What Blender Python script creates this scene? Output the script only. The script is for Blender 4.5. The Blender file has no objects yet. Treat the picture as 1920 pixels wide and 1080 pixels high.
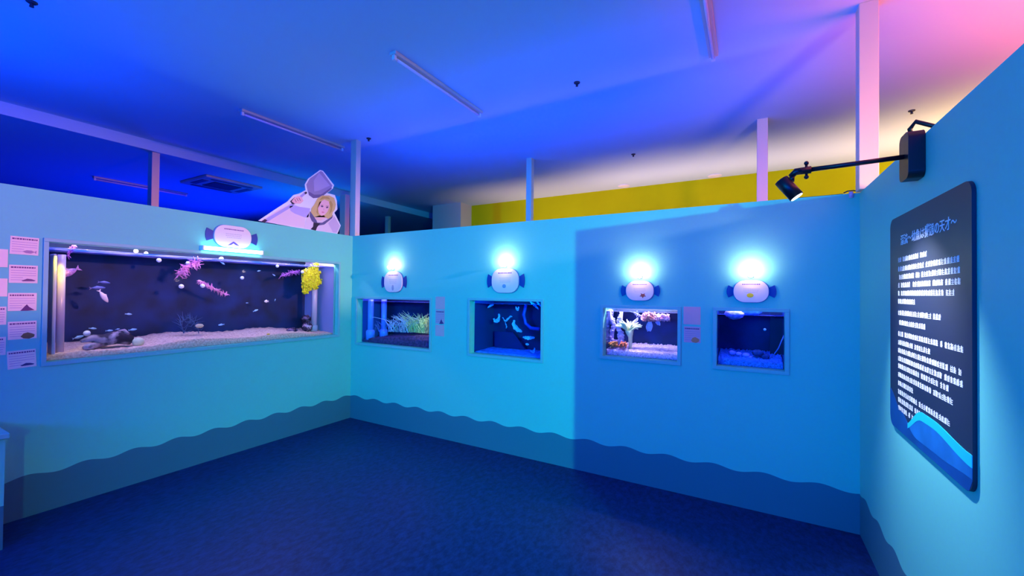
import bpy, bmesh, math, random
from mathutils import Vector, Matrix
from mathutils.geometry import tessellate_polygon
random.seed(7)
PI = math.pi
S = bpy.context.scene
COL = S.collection

# ------------------------------------------------------------------ camera
F_PX = 780.44
RT = Vector((0.87062526, 0.49184, 0.01025031)); UP = Vector((-0.00285694, -0.01578087, 0.99987139)); FW = Vector((-0.49193851, 0.87054258, 0.01233407))
CAM = Vector((4.243853, -3.49841274, 1.55))
cam = bpy.data.cameras.new('camera'); cam_o = bpy.data.objects.new('camera', cam); COL.objects.link(cam_o)
cam.sensor_width = 36; cam.lens = F_PX/1920*36; cam.clip_start = 0.02
cam_o.matrix_world = Matrix(((RT.x, UP.x, -FW.x, CAM.x), (RT.y, UP.y, -FW.y, CAM.y), (RT.z, UP.z, -FW.z, CAM.z), (0, 0, 0, 1)))
S.camera = cam_o
S.view_settings.view_transform = 'Standard'; S.view_settings.look = 'None'
S.view_settings.exposure = 0.0; S.view_settings.gamma = 1.0; S.view_settings.use_curve_mapping = False

# ------------------------------------------------------------------ world
W = bpy.data.worlds.new('world'); S.world = W; W.use_nodes = True
W.node_tree.nodes['Background'].inputs[0].default_value = (0.0, 0.06, 0.3, 1)
W.node_tree.nodes['Background'].inputs[1].default_value = 0.25

# ------------------------------------------------------------------ room sizes
WX = 4.888; H = 2.234; ZC = 3.43; TH = 0.08
YE = -2.26            # where the right wall ends
YB = 1.62             # second partition line behind the back wall
YY = 3.88             # yellow far wall

# ------------------------------------------------------------------ large lights
def area(name, loc, tgt, sx, sy, col, power, spread=180):
    l = bpy.data.lights.new(name, 'AREA'); l.shape = 'RECTANGLE'; l.size = sx; l.size_y = sy
    l.color = col; l.energy = power; l.spread = math.radians(spread)
    o = bpy.data.objects.new(name, l); COL.objects.link(o); o.location = loc
    z = -(Vector(tgt)-Vector(loc)).normalized()
    x = Vector((1, 0, 0)) if abs(z.z) > .8 else Vector((0, 0, 1)).cross(z)      # a level long side, along X for lamps facing up or down
    x = (x-z*x.dot(z)).normalized(); y = z.cross(x)
    o.rotation_euler = Matrix((x, y, z)).transposed().to_euler(); return o
def spot(name, loc, tgt, col, power, ang, blend=.5, rad=.05):
    l = bpy.data.lights.new(name, 'SPOT'); l.color = col; l.energy = power; l.spot_size = math.radians(ang); l.spot_blend = blend; l.shadow_soft_size = rad
    o = bpy.data.objects.new(name, l); COL.objects.link(o); o.location = loc
    o.rotation_euler = (Vector(tgt)-Vector(loc)).to_track_quat('-Z', 'Y').to_euler(); return o
BLUE = (0.0, 0.055, 1.0)
# pale cyan floodlight shining into the room past the end of the right wall
spot('key_flood', (7.9, -5.7, 2.42), (3.0, -0.9, .5), (0.05, 0.98, .84), 1350, 52, .9, .03)
# added soft blue fill from behind the visitor, brightens the walls
area('added_fill', (0.9, -7.0, 2.5), (4.9, -1.0, 1.1), 2.0, .8, (0.0, .60, 1.0), 48, 100)
# warm spotlight of the bay at the right, passing over the right wall
spot('bay_spot', (9.5, -0.9, 3.08), (0, -1.6, -.3), (1.0, .42, .34), 2400, 47, .6, .15)
area('peach_flood', (6.3, -2.6, 1.9), (5.0, 0.2, 2.35), .4, .4, (1.0, .52, .12), 7, 50)
# blue floods standing in the neighbouring bays, washing the ceiling
area('blue_flood', (-0.45, -2.2, 2.0), (-0.75, -2.2, 3.4), .3, 3.6, BLUE, 88, 150)
area('blue_flood', (2.4, 0.4, 1.9), (2.4, .6, 3.4), 4.6, .3, BLUE, 55, 150)
area('blue_flood', (3.2, -6.0, 1.9), (2.6, -2.6, 3.4), 4.5, .6, BLUE, 225, 150)
area('blue_flood', (-4.6, 1.0, 0.6), (-5.2, 0.2, 3.4), 1.6, 1.6, (0, .015, 1), 130)
area('cyan_flood', (-2.9, 1.6, 1.0), (-2.6, 1.2, 3.4), .3, .8, (0, .4, 1), 4, 60)
# warm white floods behind the second partition, warmer towards the right
area('white_flood', (4.2, 3.05, 1.5), (4.2, 3.25, 3.4), 4.2, .3, (1.0, .60, .58), 20, 75)
area('white_flood', (1.0, 2.9, 1.5), (1.0, 3.7, 3.0), 2.4, .3, (1.0, .55, .50), 12, 90)
area('warm_flood', (7.0, 2.6, 1.5), (7.0, 2.8, 3.4), 2.0, 1.0, (1.0, .50, .20), 44, 90)
area('pink_flood', (7.6, -0.9, 1.6), (7.2, -0.9, 3.4), 1.6, 2.6, (1.0, .13, .16), 300, 100)

# ------------------------------------------------------------------ materials
MATS = {}
def nmat(name):
    m = bpy.data.materials.new(name); m.use_nodes = True; nt = m.node_tree
    return m, nt, nt.nodes['Principled BSDF']
def M(name, col, rough=.6, metal=0, spec=.5, emis=None, es=0, var=0, scale=8, bump=0, trans=0, coat=0, hi=None):
    if name in MATS: return MATS[name]
    m, nt, b = nmat(name)
    b.inputs['Base Color'].default_value = (*col, 1); b.inputs['Roughness'].default_value = rough
    b.inputs['Metallic'].default_value = metal; b.inputs['Specular IOR Level'].default_value = spec
    b.inputs['Coat Weight'].default_value = coat
    if emis: b.inputs['Emission Color'].default_value = (*emis, 1); b.inputs['Emission Strength'].default_value = es
    if var or bump:
        tc = nt.nodes.new('ShaderNodeTexCoord'); n = nt.nodes.new('ShaderNodeTexNoise'); n.inputs['Scale'].default_value = scale; n.inputs['Detail'].default_value = 5
        nt.links.new(tc.outputs['Object'], n.inputs['Vector'])
        if var:
            r = nt.nodes.new('ShaderNodeValToRGB'); e = r.color_ramp.elements
            e[0].position = .3; e[1].position = .7
            e[0].color = (*[c*(1-var) for c in col], 1); e[1].color = (*(hi or [min(1, c*(1+var)) for c in col]), 1)
            if hi: e[0].position = .48; e[1].position = .62
            nt.links.new(n.outputs['Fac'], r.inputs['Fac']); nt.links.new(r.outputs['Color'], b.inputs['Base Color'])
        if bump:
            bp = nt.nodes.new('ShaderNodeBump'); bp.inputs['Strength'].default_value = bump; bp.inputs['Distance'].default_value = .01
            nt.links.new(n.outputs['Fac'], bp.inputs['Height']); nt.links.new(bp.outputs['Normal'], b.inputs['Normal'])
    MATS[name] = m; return m
def pane_mat(name, tint, refl, bump=0, rough=.02):
    m = bpy.data.materials.new(name); m.use_nodes = True; nt = m.node_tree; nt.nodes.clear()
    o = nt.nodes.new('ShaderNodeOutputMaterial'); t = nt.nodes.new('ShaderNodeBsdfTransparent'); g = nt.nodes.new('ShaderNodeBsdfGlossy')
    t.inputs[0].default_value = (*tint, 1); g.inputs['Roughness'].default_value = rough
    mx = nt.nodes.new('ShaderNodeMixShader'); lw = nt.nodes.new('ShaderNodeLayerWeight'); lw.inputs['Blend'].default_value = refl
    nt.links.new(lw.outputs['Fresnel'], mx.inputs[0]); nt.links.new(t.outputs[0], mx.inputs[1]); nt.links.new(g.outputs[0], mx.inputs[2])
    if bump:
        n = nt.nodes.new('ShaderNodeTexNoise'); n.inputs['Scale'].default_value = 14
        tc = nt.nodes.new('ShaderNodeTexCoord'); nt.links.new(tc.outputs['Object'], n.inputs['Vector'])
        bp = nt.nodes.new('ShaderNodeBump'); bp.inputs['Strength'].default_value = bump; bp.inputs['Distance'].default_value = .02
        nt.links.new(n.outputs['Fac'], bp.inputs['Height']); nt.links.new(bp.outputs['Normal'], g.inputs['Normal']); nt.links.new(bp.outputs['Normal'], lw.inputs['Normal'])
    nt.links.new(mx.outputs[0], o.inputs[0]); return m
PAINT = (0.15, 0.63, 0.54)
def wall_mat(name, axis, peak, period):
    """light blue paint with a grey-blue wavy skirting painted along the bottom"""
    m, nt, b = nmat(name); L = nt.links.new
    geo = nt.nodes.new('ShaderNodeNewGeometry'); sep = nt.nodes.new('ShaderNodeSeparateXYZ'); L(geo.outputs['Position'], sep.inputs[0])
    def mth(op, a, bb=None, c=None):
        n = nt.nodes.new('ShaderNodeMath'); n.operation = op
        for i, v in enumerate((a, bb, c)):
            if v is None: continue
            if isinstance(v, (int, float)): n.inputs[i].default_value = v
            else: L(v, n.inputs[i])
        return n.outputs[0]
    s = mth('SUBTRACT', sep.outputs[axis], peak); s = mth('MULTIPLY', s, 2*PI/period)
    c = mth('COSINE', s); z0 = mth('MULTIPLY_ADD', c, .013, .272)
    d = mth('SUBTRACT', sep.outputs[2], z0); f = mth('MULTIPLY_ADD', d, 400.0, .5); f = mth('MINIMUM', mth('MAXIMUM', f, 0.0), 1.0)
    n = nt.nodes.new('ShaderNodeTexNoise'); n.inputs['Scale'].default_value = 60; n.inputs['Detail'].default_value = 4; L(geo.outputs['Position'], n.inputs['Vector'])
    mx = nt.nodes.new('ShaderNodeMixRGB'); mx.inputs[1].default_value = (0.055, 0.19, 0.26, 1); mx.inputs[2].default_value = (*PAINT, 1); L(f, mx.inputs[0])
    m2 = nt.nodes.new('ShaderNodeMixRGB'); m2.blend_type = 'MULTIPLY'; m2.inputs[0].default_value = .08; L(mx.outputs[0], m2.inputs[1]); L(n.outputs['Color'], m2.inputs[2])
    L(m2.outputs[0], b.inputs['Base Color']); b.inputs['Roughness'].default_value = .55; b.inputs['Specular IOR Level'].default_value = .25
    bp = nt.nodes.new('ShaderNodeBump'); bp.inputs['Strength'].default_value = .04; L(n.outputs['Fac'], bp.inputs['Height']); L(bp.outputs['Normal'], b.inputs['Normal'])
    return m
def floor_mat():
    m, nt, b = nmat('vinyl_floor'); L = nt.links.new
    geo = nt.nodes.new('ShaderNodeNewGeometry')
    a = nt.nodes.new('ShaderNodeTexNoise'); a.inputs['Scale'].default_value = 26; a.inputs['Detail'].default_value = 8; a.inputs['Roughness'].default_value = .7
    mp = nt.nodes.new('ShaderNodeMapping'); mp.inputs['Scale'].default_value = (1, .6, 1); mp.inputs['Rotation'].default_value = (0, 0, .5)
    L(geo.outputs['Position'], mp.inputs[0]); L(mp.outputs[0], a.inputs['Vector'])
    r = nt.nodes.new('ShaderNodeValToRGB'); e = r.color_ramp.elements
    e[0].position = .38; e[0].color = (.004, .014, .070, 1); e[1].position = .72; e[1].color = (.011, .045, .19, 1)
    L(a.outputs['Fac'], r.inputs[0]); L(r.outputs[0], b.inputs['Base Color'])
    b.inputs['Roughness'].default_value = .42; b.inputs['Specular IOR Level'].default_value = .2
    bp = nt.nodes.new('ShaderNodeBump'); bp.inputs['Strength'].default_value = .15; bp.inputs['Distance'].default_value = .004; L(a.outputs['Fac'], bp.inputs['Height']); L(bp.outputs['Normal'], b.inputs['Normal'])
    return m
m_white = M('white_panel', (.86, .84, .88), .4)
m_ceil = M('ceiling_paint', (.58, .76, .86), .9, spec=.1)
m_post = M('post_paint', (.86, .62, .52), .5)
m_trim = M('trim_paint', (.18, .50, .50), .5)
m_black = M('black_metal', (.004, .004, .008), .4)
m_navy = M('tank_back', (.0, .014, .085), .7, var=.6, scale=5)
m_fin = M('fin_blue', (.0, .035, .28), .5)
m_ink = M('ink', (.18, .04, .16), .7)
m_paper = M('card_paper', (.95, .72, .60), .7)
m_glass = pane_mat('tank_glass', (.93, .96, 1), .10)
m_surf = pane_mat('water_surface', (.75, .85, 1), .5, bump=.6, rough=.05)
def ripple_light(m):
    nt = m.node_tree; L = nt.links.new; o = nt.nodes['Material Output']; old = o.inputs[0].links[0].from_socket
    tc = nt.nodes.new('ShaderNodeTexCoord'); n = nt.nodes.new('ShaderNodeTexNoise'); n.inputs['Scale'].default_value = 7; n.inputs['Detail'].default_value = 3
    L(tc.outputs['Object'], n.inputs['Vector']); r = nt.nodes.new('ShaderNodeValToRGB'); e = r.color_ramp.elements
    e[0].position = .42; e[0].color = (.01, .12, .75, 1); e[1].position = .62; e[1].color = (.45, .40, .85, 1); L(n.outputs['Fac'], r.inputs[0])  # blue and lilac tints paint in ceiling light coming through the water
    t = nt.nodes.new('ShaderNodeBsdfTranslucent'); L(r.outputs[0], t.inputs[0]); mx = nt.nodes.new('ShaderNodeMixShader'); mx.inputs[0].default_value = .28
    L(old, mx.inputs[1]); L(t.outputs[0], mx.inputs[2]); L(mx.outputs[0], o.inputs[0])
ripple_light(m_surf)
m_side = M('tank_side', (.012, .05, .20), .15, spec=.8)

# ------------------------------------------------------------------ helpers
class MB:
    def __init__(s): s.bm = bmesh.new()
    def _x(s, vs, mat):
        if mat is not None: bmesh.ops.transform(s.bm, matrix=mat, verts=vs)
        return s
    def box(s, x0, x1, y0, y1, z0, z1, mat=None):
        v = [s.bm.verts.new((x, y, z)) for x in (x0, x1) for y in (y0, y1) for z in (z0, z1)]
        for f in ((0, 1, 3, 2), (4, 6, 7, 5), (0, 4, 5, 1), (2, 3, 7, 6), (0, 2, 6, 4), (1, 5, 7, 3)): s.bm.faces.new([v[i] for i in f])
        return s._x(v, mat)
    def tube(s, pts, r, seg=10, cap=True):
        pts = [Vector(p) for p in pts]; n = len(pts); rs = r if isinstance(r, (list, tuple)) else [r]*n
        rings = []; ref = Vector((0.137, .31, .94)).normalized()
        for i, p in enumerate(pts):
            d = (pts[min(i+1, n-1)]-pts[max(i-1, 0)]).normalized()
            a = d.cross(ref)
            if a.length < .05: a = d.cross(Vector((1, 0, 0)))
            a.normalize(); b = d.cross(a)
            rings.append([s.bm.verts.new(p+(a*math.cos(2*PI*k/seg)+b*math.sin(2*PI*k/seg))*rs[i]) for k in range(seg)])
        for i in range(n-1):
            for k in range(seg): s.bm.faces.new((rings[i][k], rings[i][(k+1) % seg], rings[i+1][(k+1) % seg], rings[i+1][k]))
        if cap: s.bm.faces.new(rings[0][::-1]); s.bm.faces.new(rings[-1])
        return s
    def ball(s, c, rx, ry=None, rz=None, u=14, v=9, lump=0, mat=None):
        ry = ry or rx; rz = rz or rx
        r = bmesh.ops.create_uvsphere(s.bm, u_segments=u, v_segments=v, radius=1)['verts']
        for q in r:
            k = 1+lump*(random.random()-.5); q.co = Vector((q.co.x*rx*k, q.co.y*ry*k, q.co.z*rz*k))
        m = Matrix.Translation(c) @ (mat or Matrix.Identity(4))
        return s._x(r, m)
    def prism(s, poly, fn, d0, d1):
        """poly of 2-D points, fn(u,v,d)->3-D"""
        a = [s.bm.verts.new(fn(u, v, d0)) for u, v in poly]; b = [s.bm.verts.new(fn(u, v, d1)) for u, v in poly]
        n = len(poly)
        if n <= 4: s.bm.faces.new(a); s.bm.faces.new(b[::-1])
        else:
            for t in tessellate_polygon([[Vector((u, v, 0)) for u, v in poly]]):
                if len(set(t)) == 3:
                    s.bm.faces.new([a[i] for i in t]); s.bm.faces.new([b[i] for i in reversed(t)])
        for i in range(n): s.bm.faces.new((a[i], b[i], b[(i+1) % n], a[(i+1) % n]))
        return s
    def build(s, name, mat, parent=None, smooth=False, bev=0, loc=None):
        bmesh.ops.triangulate(s.bm, faces=[f for f in s.bm.faces if len(f.verts) > 4])
        bmesh.ops.recalc_face_normals(s.bm, faces=s.bm.faces)
        me = bpy.data.meshes.new(name)
        if loc is not None and parent is None: bmesh.ops.translate(s.bm, vec=-Vector(loc), verts=s.bm.verts)
        if parent is not None and parent.type == 'EMPTY' or (parent is not None and parent.get('_org') is not None):
            pass
        s.bm.to_mesh(me); s.bm.free(); me.materials.append(mat)
        o = bpy.data.objects.new(name, me); COL.objects.link(o)
        if loc is not None: o.location = loc
        if parent is not None:
            o.parent = parent; o.matrix_parent_inverse = wmat(parent).inverted()
        if smooth:
            for p in me.polygons: p.use_smooth = True
        if bev:
            b = o.modifiers.new('bevel', 'BEVEL'); b.width = bev; b.segments = 2; b.limit_method = 'ANGLE'
        return o
def wmat(o):
    m = Matrix.Translation(o.location) @ o.rotation_euler.to_matrix().to_4x4()
    return (wmat(o.parent) @ o.matrix_parent_inverse @ m) if o.parent else m
def tag(o, label=None, cat=None, group=None, kind=None):
    if label: o['label'] = label
    if cat: o['category'] = cat
    if group: o['group'] = group
    if kind: o['kind'] = kind
    return o
def thing(name, loc, label, cat, group=None):
    o = bpy.data.objects.new(name, None); COL.objects.link(o); o.location = loc; o.empty_display_size = .05
    return tag(o, label, cat, group)
def struct(o): o['kind'] = 'structure'; return o
def ray_to(axis, val, px, py):
    """the point of the photo pixel on a real plane (axis = val)"""
    d = FW+RT*((px-960)/F_PX)-UP*((py-540)/F_PX); t = (val-CAM[axis])/d[axis]; return CAM+d*t

# ------------------------------------------------------------------ structure
struct(MB().box(-11, 10, -9, 9, -.1, 0).build('floor', floor_mat()))
struct(MB().box(-2.3, 10, -9, 9, ZC, ZC+.1).build('ceiling', m_ceil))
struct(MB().box(-11, -2.3, -9, 9, ZC-.13, ZC+.1).build('ceiling_lowered', m_ceil))
LW = (-2.565, -.20, 1.035, 1.875)                 # large tank opening on the left wall: y0 y1 z0 z1
BW = [(.105, 1.250, .930, 1.464), (1.780, 2.582, .932, 1.472), (3.172, 3.768, 1.022, 1.432), (4.044, 4.476, 1.020, 1.434)]
def wall_holes(name, mat, axis, holes, a0, a1, t0, t1):
    mb = MB()
    def bx(a, b, z0, z1):
        if axis == 'x': mb.box(a, b, t0, t1, z0, z1)
        else: mb.box(t0, t1, a, b, z0, z1)
    cur = a0
    for (p, q, z0, z1) in holes:
        bx(cur, p, 0, H); bx(p, q, 0, z0); bx(p, q, z1, H); cur = q
    bx(cur, a1, 0, H)
    return struct(mb.build(name, mat))
mat_back = wall_mat('wall_paint_back', 0, .096, .327)
mat_left = wall_mat('wall_paint_left', 1, -.085, .2835)
mat_right = wall_mat('wall_paint_right', 1, -.15, .285)
wall_holes('wall_back', mat_back, 'x', BW, -TH, WX+TH, 0, TH)
wall_holes('wall_left', mat_left, 'y', [LW], -7.0, 0, -TH, 0)
struct(MB().box(WX, WX+TH, YE, 0, 0, H).build('wall_right', mat_right))
m_part = M('partition_paint', (.155, .64, .50), .6)
struct(MB().box(-6, 9.5, YB, YB+.08, 0, H-.02).build('wall_behind', m_part))
struct(MB().box(-.95, 10, YY, YY+.1, 0, ZC).build('wall_yellow', M('yellow_paint', (.62, .60, .004), .8, spec=.05, var=.04, scale=1.5)))
struct(MB().box(-1.70, -.95, 3.49, YY+.1, 0, ZC).build('trim_pillar', m_post))
struct(MB().box(-11, -10.9, -9, 9, 0, ZC-.13).build('wall_far_left', M('dark_wall', (.03, .06, .2), .8)))
struct(MB().box(-11, -1.7, 8.9, 9, 0, ZC-.13).build('wall_far_back', M('dark_wall', (.03, .06, .2), .8)))

# posts from the partition tops to the ceiling
pgroup = 'posts holding the partitions up to the ceiling'
def post(x0, x1, y0, y1, z0, z1, label):
    o = MB().box(x0, x1, y0, y1, 0, z1-z0).build('ceiling_post', m_post, bev=.004); o.location = (0, 0, z0)
    bpy_loc = Vector(((x0+x1)/2, (y0+y1)/2, 0))
    for v in o.data.vertices: v.co -= bpy_loc
    o.location = (bpy_loc.x, bpy_loc.y, z0); tag(o, label, 'post', pgroup); return o
post(-.065, .035, .005, .075, H, ZC, 'square post standing in the corner of left and back walls, purple on its right face')
post(4.863, 4.962, -.11, -.01, H, ZC, 'wide peach lit post rising from the right corner behind the spotlight arm')
post(1.56, 1.64, YB, YB+.08, H-.02, ZC, 'slim post left of the yellow band, above the back wall seam')
post(4.33, 4.43, YB, YB+.08, H-.02, ZC, 'purple post crossing the yellow wall just left of the black spotlight')
post(-2.46, -2.34, -1.17, -1.09, 0, ZC-.13, 'blue post beyond the left wall, above the large tank')
post(-3.08, -2.98, 3.44, 3.52, 0, ZC-.13, 'short distant purple post between corner post and white pillar')
post(-1.02, -.90, .60, .68, 0, 2.98, 'faint blue post directly behind the cutout figure')

# counter at the left edge
ct = thing('counter', (.2, -3.4, 0), 'low blue counter jutting from the left wall at the picture edge', 'counter')
MB().box(.001, .41, -4.0, -2.812, 0, .66).build('body', wall_mat('counter_paint', 1, -.1, .285), ct)
MB().box(.001, .44, -4.0, -2.80, .66, .69).build('top', m_trim, ct, bev=.004)

# ------------------------------------------------------------------ ceiling fixtures
m_tube = M('glint_tinted_tube', (.98, .72, .84), .12, spec=.8)  # pink tint paints the glint into the tube colour
def batten(x, y0, y1, z, label):
    t = thing('fluorescent_fitting', (x, (y0+y1)/2, z), label, 'ceiling light', 'unlit fluorescent fittings on the ceiling')
    MB().box(x-.035, x+.035, y0, y1, z-.028, z-.001).build('housing', m_post, t, bev=.006)
    MB().tube([(x, y0+.03, z-.048), (x, y1-.03, z-.048)], .012, 16).build('tube', m_tube, t, True)
    for y in (y0+.02, y1-.02): MB().box(x-.014, x+.014, y-.012, y+.012, z-.064, z-.026).build('socket', m_white, t)
batten(1.83, -1.16, .07, ZC, 'unlit fluorescent batten in the middle of the ceiling with a pink glint')
batten(4.01, -1.16, .07, ZC, 'unlit fluorescent batten running out of the top edge of the photo')
batten(-.33, -1.16, .10, ZC, 'faint blue fluorescent batten between the middle batten and the left wall posts')
batten(-4.6, -1.1, .15, ZC-.13, 'distant fluorescent batten on the dark lowered ceiling at left')
ac = thing('ceiling_air_conditioner', (-3.3, .1, ZC-.13), 'square cassette air conditioner on the dark lowered ceiling at left', 'air conditioner')
MB().box(-3.72, -2.88, -.32, .52, ZC-.165, ZC-.131).build('panel', m_post, ac, bev=.01)
MB().box(-3.50, -3.10, -.10, .30, ZC-.175, ZC-.164).build('grille', M('grille', (.03, .04, .08), .6), ac)
for (a, b, c, d) in ((-3.66, -3.58, -.2, .4), (-3.02, -2.94, -.2, .4), (-3.5, -3.1, -.27, -.19), (-3.5, -3.1, .39, .47)):
    MB().box(a, b, c, d, ZC-.172, ZC-.164).build('louvre', M('louvre', (.1, .12, .2), .5), ac)
m_dot = M('sprinkler_metal', (.03, .03, .06), .5)
for (x, y, z, l) in ((2.92, -.02, ZC, 'tiny dark sprinkler head on the blue ceiling above the back wall'), (.15, -2.7, ZC, 'tiny dark sprinkler head at the top left of the ceiling'),
                  (5.68, 2.1, ZC, 'tiny brown sprinkler head on the peach ceiling above the spotlight'), (2.91, 2.13, ZC, 'tiny dark sprinkler head where blue ceiling turns lilac'), (.2, .05, ZC, 'tiny dark sprinkler head beside the corner post top')):
    mb = MB().tube([(0, 0, 0), (0, 0, -.006), (0, 0, -.012)], [.028, .028, .02], 14).tube([(0, 0, -.01), (0, 0, -.035)], [.008, .012], 8)
    o = mb.build('sprinkler_head', m_dot); o.location = (x, y, z); tag(o, l, 'sprinkler', 'sprinkler heads on the ceiling')
for (px, py, l) in ((1170, 348, 'left faint round ceiling vent above the yellow wall'), (1340, 329, 'right faint round ceiling vent above the yellow wall')):
    c = ray_to(2, ZC, px, py); o = MB().tube([(0, 0, 0), (0, 0, -.01), (0, 0, -.018)], [.10, .10, .07], 24).build('ceiling_vent', m_white); o.location = c; tag(o, l, 'vent', 'round vents on the bright ceiling')

# ------------------------------------------------------------------ tanks
def bezel(fn, a0, a1, z0, z1, w, parent):
    mb = MB()
    for (p, q, r, s) in ((a0-w, a1+w, z1, z1+w), (a0-w, a1+w, z0-w, z0), (a0-w, a0, z0, z1), (a1, a1+w, z0, z1)):
        mb.prism([(p, r), (q, r), (q, s), (p, s)], fn, .001, .014)
    return mb.build('frame', m_trim, parent, bev=.002)
def make_tank(name, fn, a0, a1, z0, z1, depth, rec, label, w=.026, side=None, back=None, far=None, top=.14, water=.03):
    """fn(a, z, d): d is the distance out of the wall into the room (negative = behind)"""
    t = thing('aquarium', fn((a0+a1)/2, z0, 0), label, 'fish tank', None)
    bezel(fn, a0, a1, z0, z1, w, t)
    def bx(p, q, r, s, d0, d1, nm, mat):
        mb = MB().prism([(p, r), (q, r), (q, s), (p, s)], fn, d0, d1); return mb.build(nm, mat, t)
    d1 = -rec-.008
    bx(a0-.0, a1+.0, z0-.0, z1+.0, -rec, d1, 'glass', m_glass)
    e = .012
    bx(a0, a1, z0, z1+top, -TH-depth, -TH-depth-e, 'back_panel', back or m_navy)
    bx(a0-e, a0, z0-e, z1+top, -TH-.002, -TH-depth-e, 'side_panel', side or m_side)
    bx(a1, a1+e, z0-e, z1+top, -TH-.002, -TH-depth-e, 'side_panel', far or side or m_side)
    bx(a0-e, a1+e, z0-e, z0, -TH-.002, -TH-depth-e, 'bottom_panel', m_navy)
    mb = MB().prism([(a0, z1-water), (a1, z1-water), (a1, z1-water-.002), (a0, z1-water-.002)], fn, -TH-.004, -TH-depth)
    mb.build('water_surface', m_surf, t)
    mb = MB().prism([(a0-e, z1+top), (a1+e, z1+top), (a1+e, z1+top+.02), (a0-e, z1+top+.02)], fn, -TH-.002, -TH-depth-e)
    mb.build('lid', m_black, t)
    return t
def fL(a, z, d): return Vector((d, a, z))         # left wall: a = y
def fB(a, z, d): return Vector((a, -d, z))        # back wall: a = x
def tank_light(fn, a, z, d, sa, sd, col, power):
    o = area('aquarium_lamp', fn(a, z, d), fn(a, z-1, d), sa if fn is fB else sd, sd if fn is fB else sa, col, power); return o
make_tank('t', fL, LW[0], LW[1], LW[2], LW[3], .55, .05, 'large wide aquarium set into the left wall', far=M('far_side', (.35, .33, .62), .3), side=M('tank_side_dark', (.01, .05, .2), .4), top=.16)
make_tank('t', fB, *BW[0], .38, .07, 'wide small aquarium with bright sea grass, nearest the corner', side=M('tank_side_violet', (.05, .10, .45), .2))
make_tank('t', fB, *BW[1], .38, .07, 'dark aquarium with pale blue curled leaves, second on the back wall', side=m_side)
make_tank('t', fB, *BW[2], .34, .07, 'brightly lit aquarium with pink coral and white anemone, third on the back wall', side=m_side)
make_tank('t', fB, *BW[3], .34, .07, 'dark aquarium with blue gravel, rightmost on the back wall', side=m_side)
tank_light(fL, -1.38, 2.01, -.20, 2.2, .2, (1.0, .70, .80), 46)
tank_light(fB, .70, 1.58, -.16, .9, .12, (.35, .30, 1.0), 8)
tank_light(fB, 2.2, 1.59, -.16, .7, .12, (.0, .22, 1.0), 7)
tank_light(fB, 3.45, 1.55, -.15, .5, .10, (1.0, .80, .80), 30)
tank_light(fB, 4.25, 1.55, -.15, .36, .10, (.14, .22, 1.0), 7)
spot('aquarium_lamp', (1.12, .16, 1.58), (1.05, .30, .95), (1.0, .92, .62), 40, 60, .8, .03)  # extra lamp added to brighten the sea grass

def noise_bed(fn, a0, a1, z0, hfun, d0, d1, mat, name, label, cat, na=60, nd=14, amp=.006):
    mb = MB(); V = {}
    for i in range(na+1):
        for j in range(nd+1):
            a = a0+(a1-a0)*i/na; d = d0+(d1-d0)*j/nd
            V[i, j] = mb.bm.verts.new(fn(a, z0+max(.004, hfun(i/na, j/nd)+random.uniform(-amp, amp)), d))
    for i in range(na):
        for j in range(nd): mb.bm.faces.new((V[i, j], V[i+1, j], V[i+1, j+1], V[i, j+1]))
    Bt = {}
    for i in range(na+1):
        for j in (0, nd): Bt[i, j] = mb.bm.verts.new(fn(a0+(a1-a0)*i/na, z0+.001, d0+(d1-d0)*j/nd))
    for j in range(nd+1):
        for i in (0, na):
            if (i, j) not in Bt: Bt[i, j] = mb.bm.verts.new(fn(a0+(a1-a0)*i/na, z0+.001, d0+(d1-d0)*j/nd))
    for j in (0, nd):
        for i in range(na): mb.bm.faces.new((V[i, j], V[i+1, j], Bt[i+1, j], Bt[i, j]))
    for i in (0, na):
        for j in range(nd): mb.bm.faces.new((V[i, j], V[i, j+1], Bt[i, j+1], Bt[i, j]))
    mb.bm.faces.new([Bt[0, 0], Bt[na, 0], Bt[na, nd], Bt[0, nd]])
    c = fn((a0+a1)/2, z0, (d0+d1)/2)
    o = mb.build(name, mat, None, True, loc=c); tag(o, label, cat, kind='stuff'); return o
m_sand = M('sand', (.95, .50, .38), .9, var=.35, scale=60, bump=.4)
dF, dR = -TH-.006, -TH-.54
noise_bed(fL, LW[0]+.004, LW[1]-.004, LW[2], lambda u, v: .028+.03*math.sin(PI*min(1, u*1.05))+.035*v+.012*math.sin(u*17+1), dF, dR, m_sand, 'sand_bed', 'pink and cream sand on the floor of the large left tank', 'sand', 120, 16)
dF2, dR2 = -TH-.006, -TH-.33
noise_bed(fB, BW[0][0]+.004, BW[0][1]-.004, BW[0][2], lambda u, v: .035+.085*min(1, u*1.3)+.02*v, dF2, dR2-.04, M('soil', (.12, .04, .13), .95, var=.5, scale=40, bump=.6), 'soil_bed', 'dark soil bed under the sea grass in the corner aquarium', 'soil', 60, 14, .008)
noise_bed(fB, BW[1][0]+.004, BW[1][1]-.004, BW[1][2], lambda u, v: .012+.012*v, dF2, dR2-.04, M('blue_sand', (.10, .25, .75), .8, var=.3, scale=30), 'sand_bed', 'thin blue sand under the curled leaves', 'sand', 40, 10, .003)
noise_bed(fB, BW[2][0]+.004, BW[2][1]-.004, BW[2][2], lambda u, v: .045+.035*v, dF2, dR2, M('pink_gravel', (.92, .50, .72), .8, var=.45, scale=120, bump=.8), 'gravel_bed', 'lilac pink gravel in the aquarium with the white anemone', 'gravel', 70, 24, .010)
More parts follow.
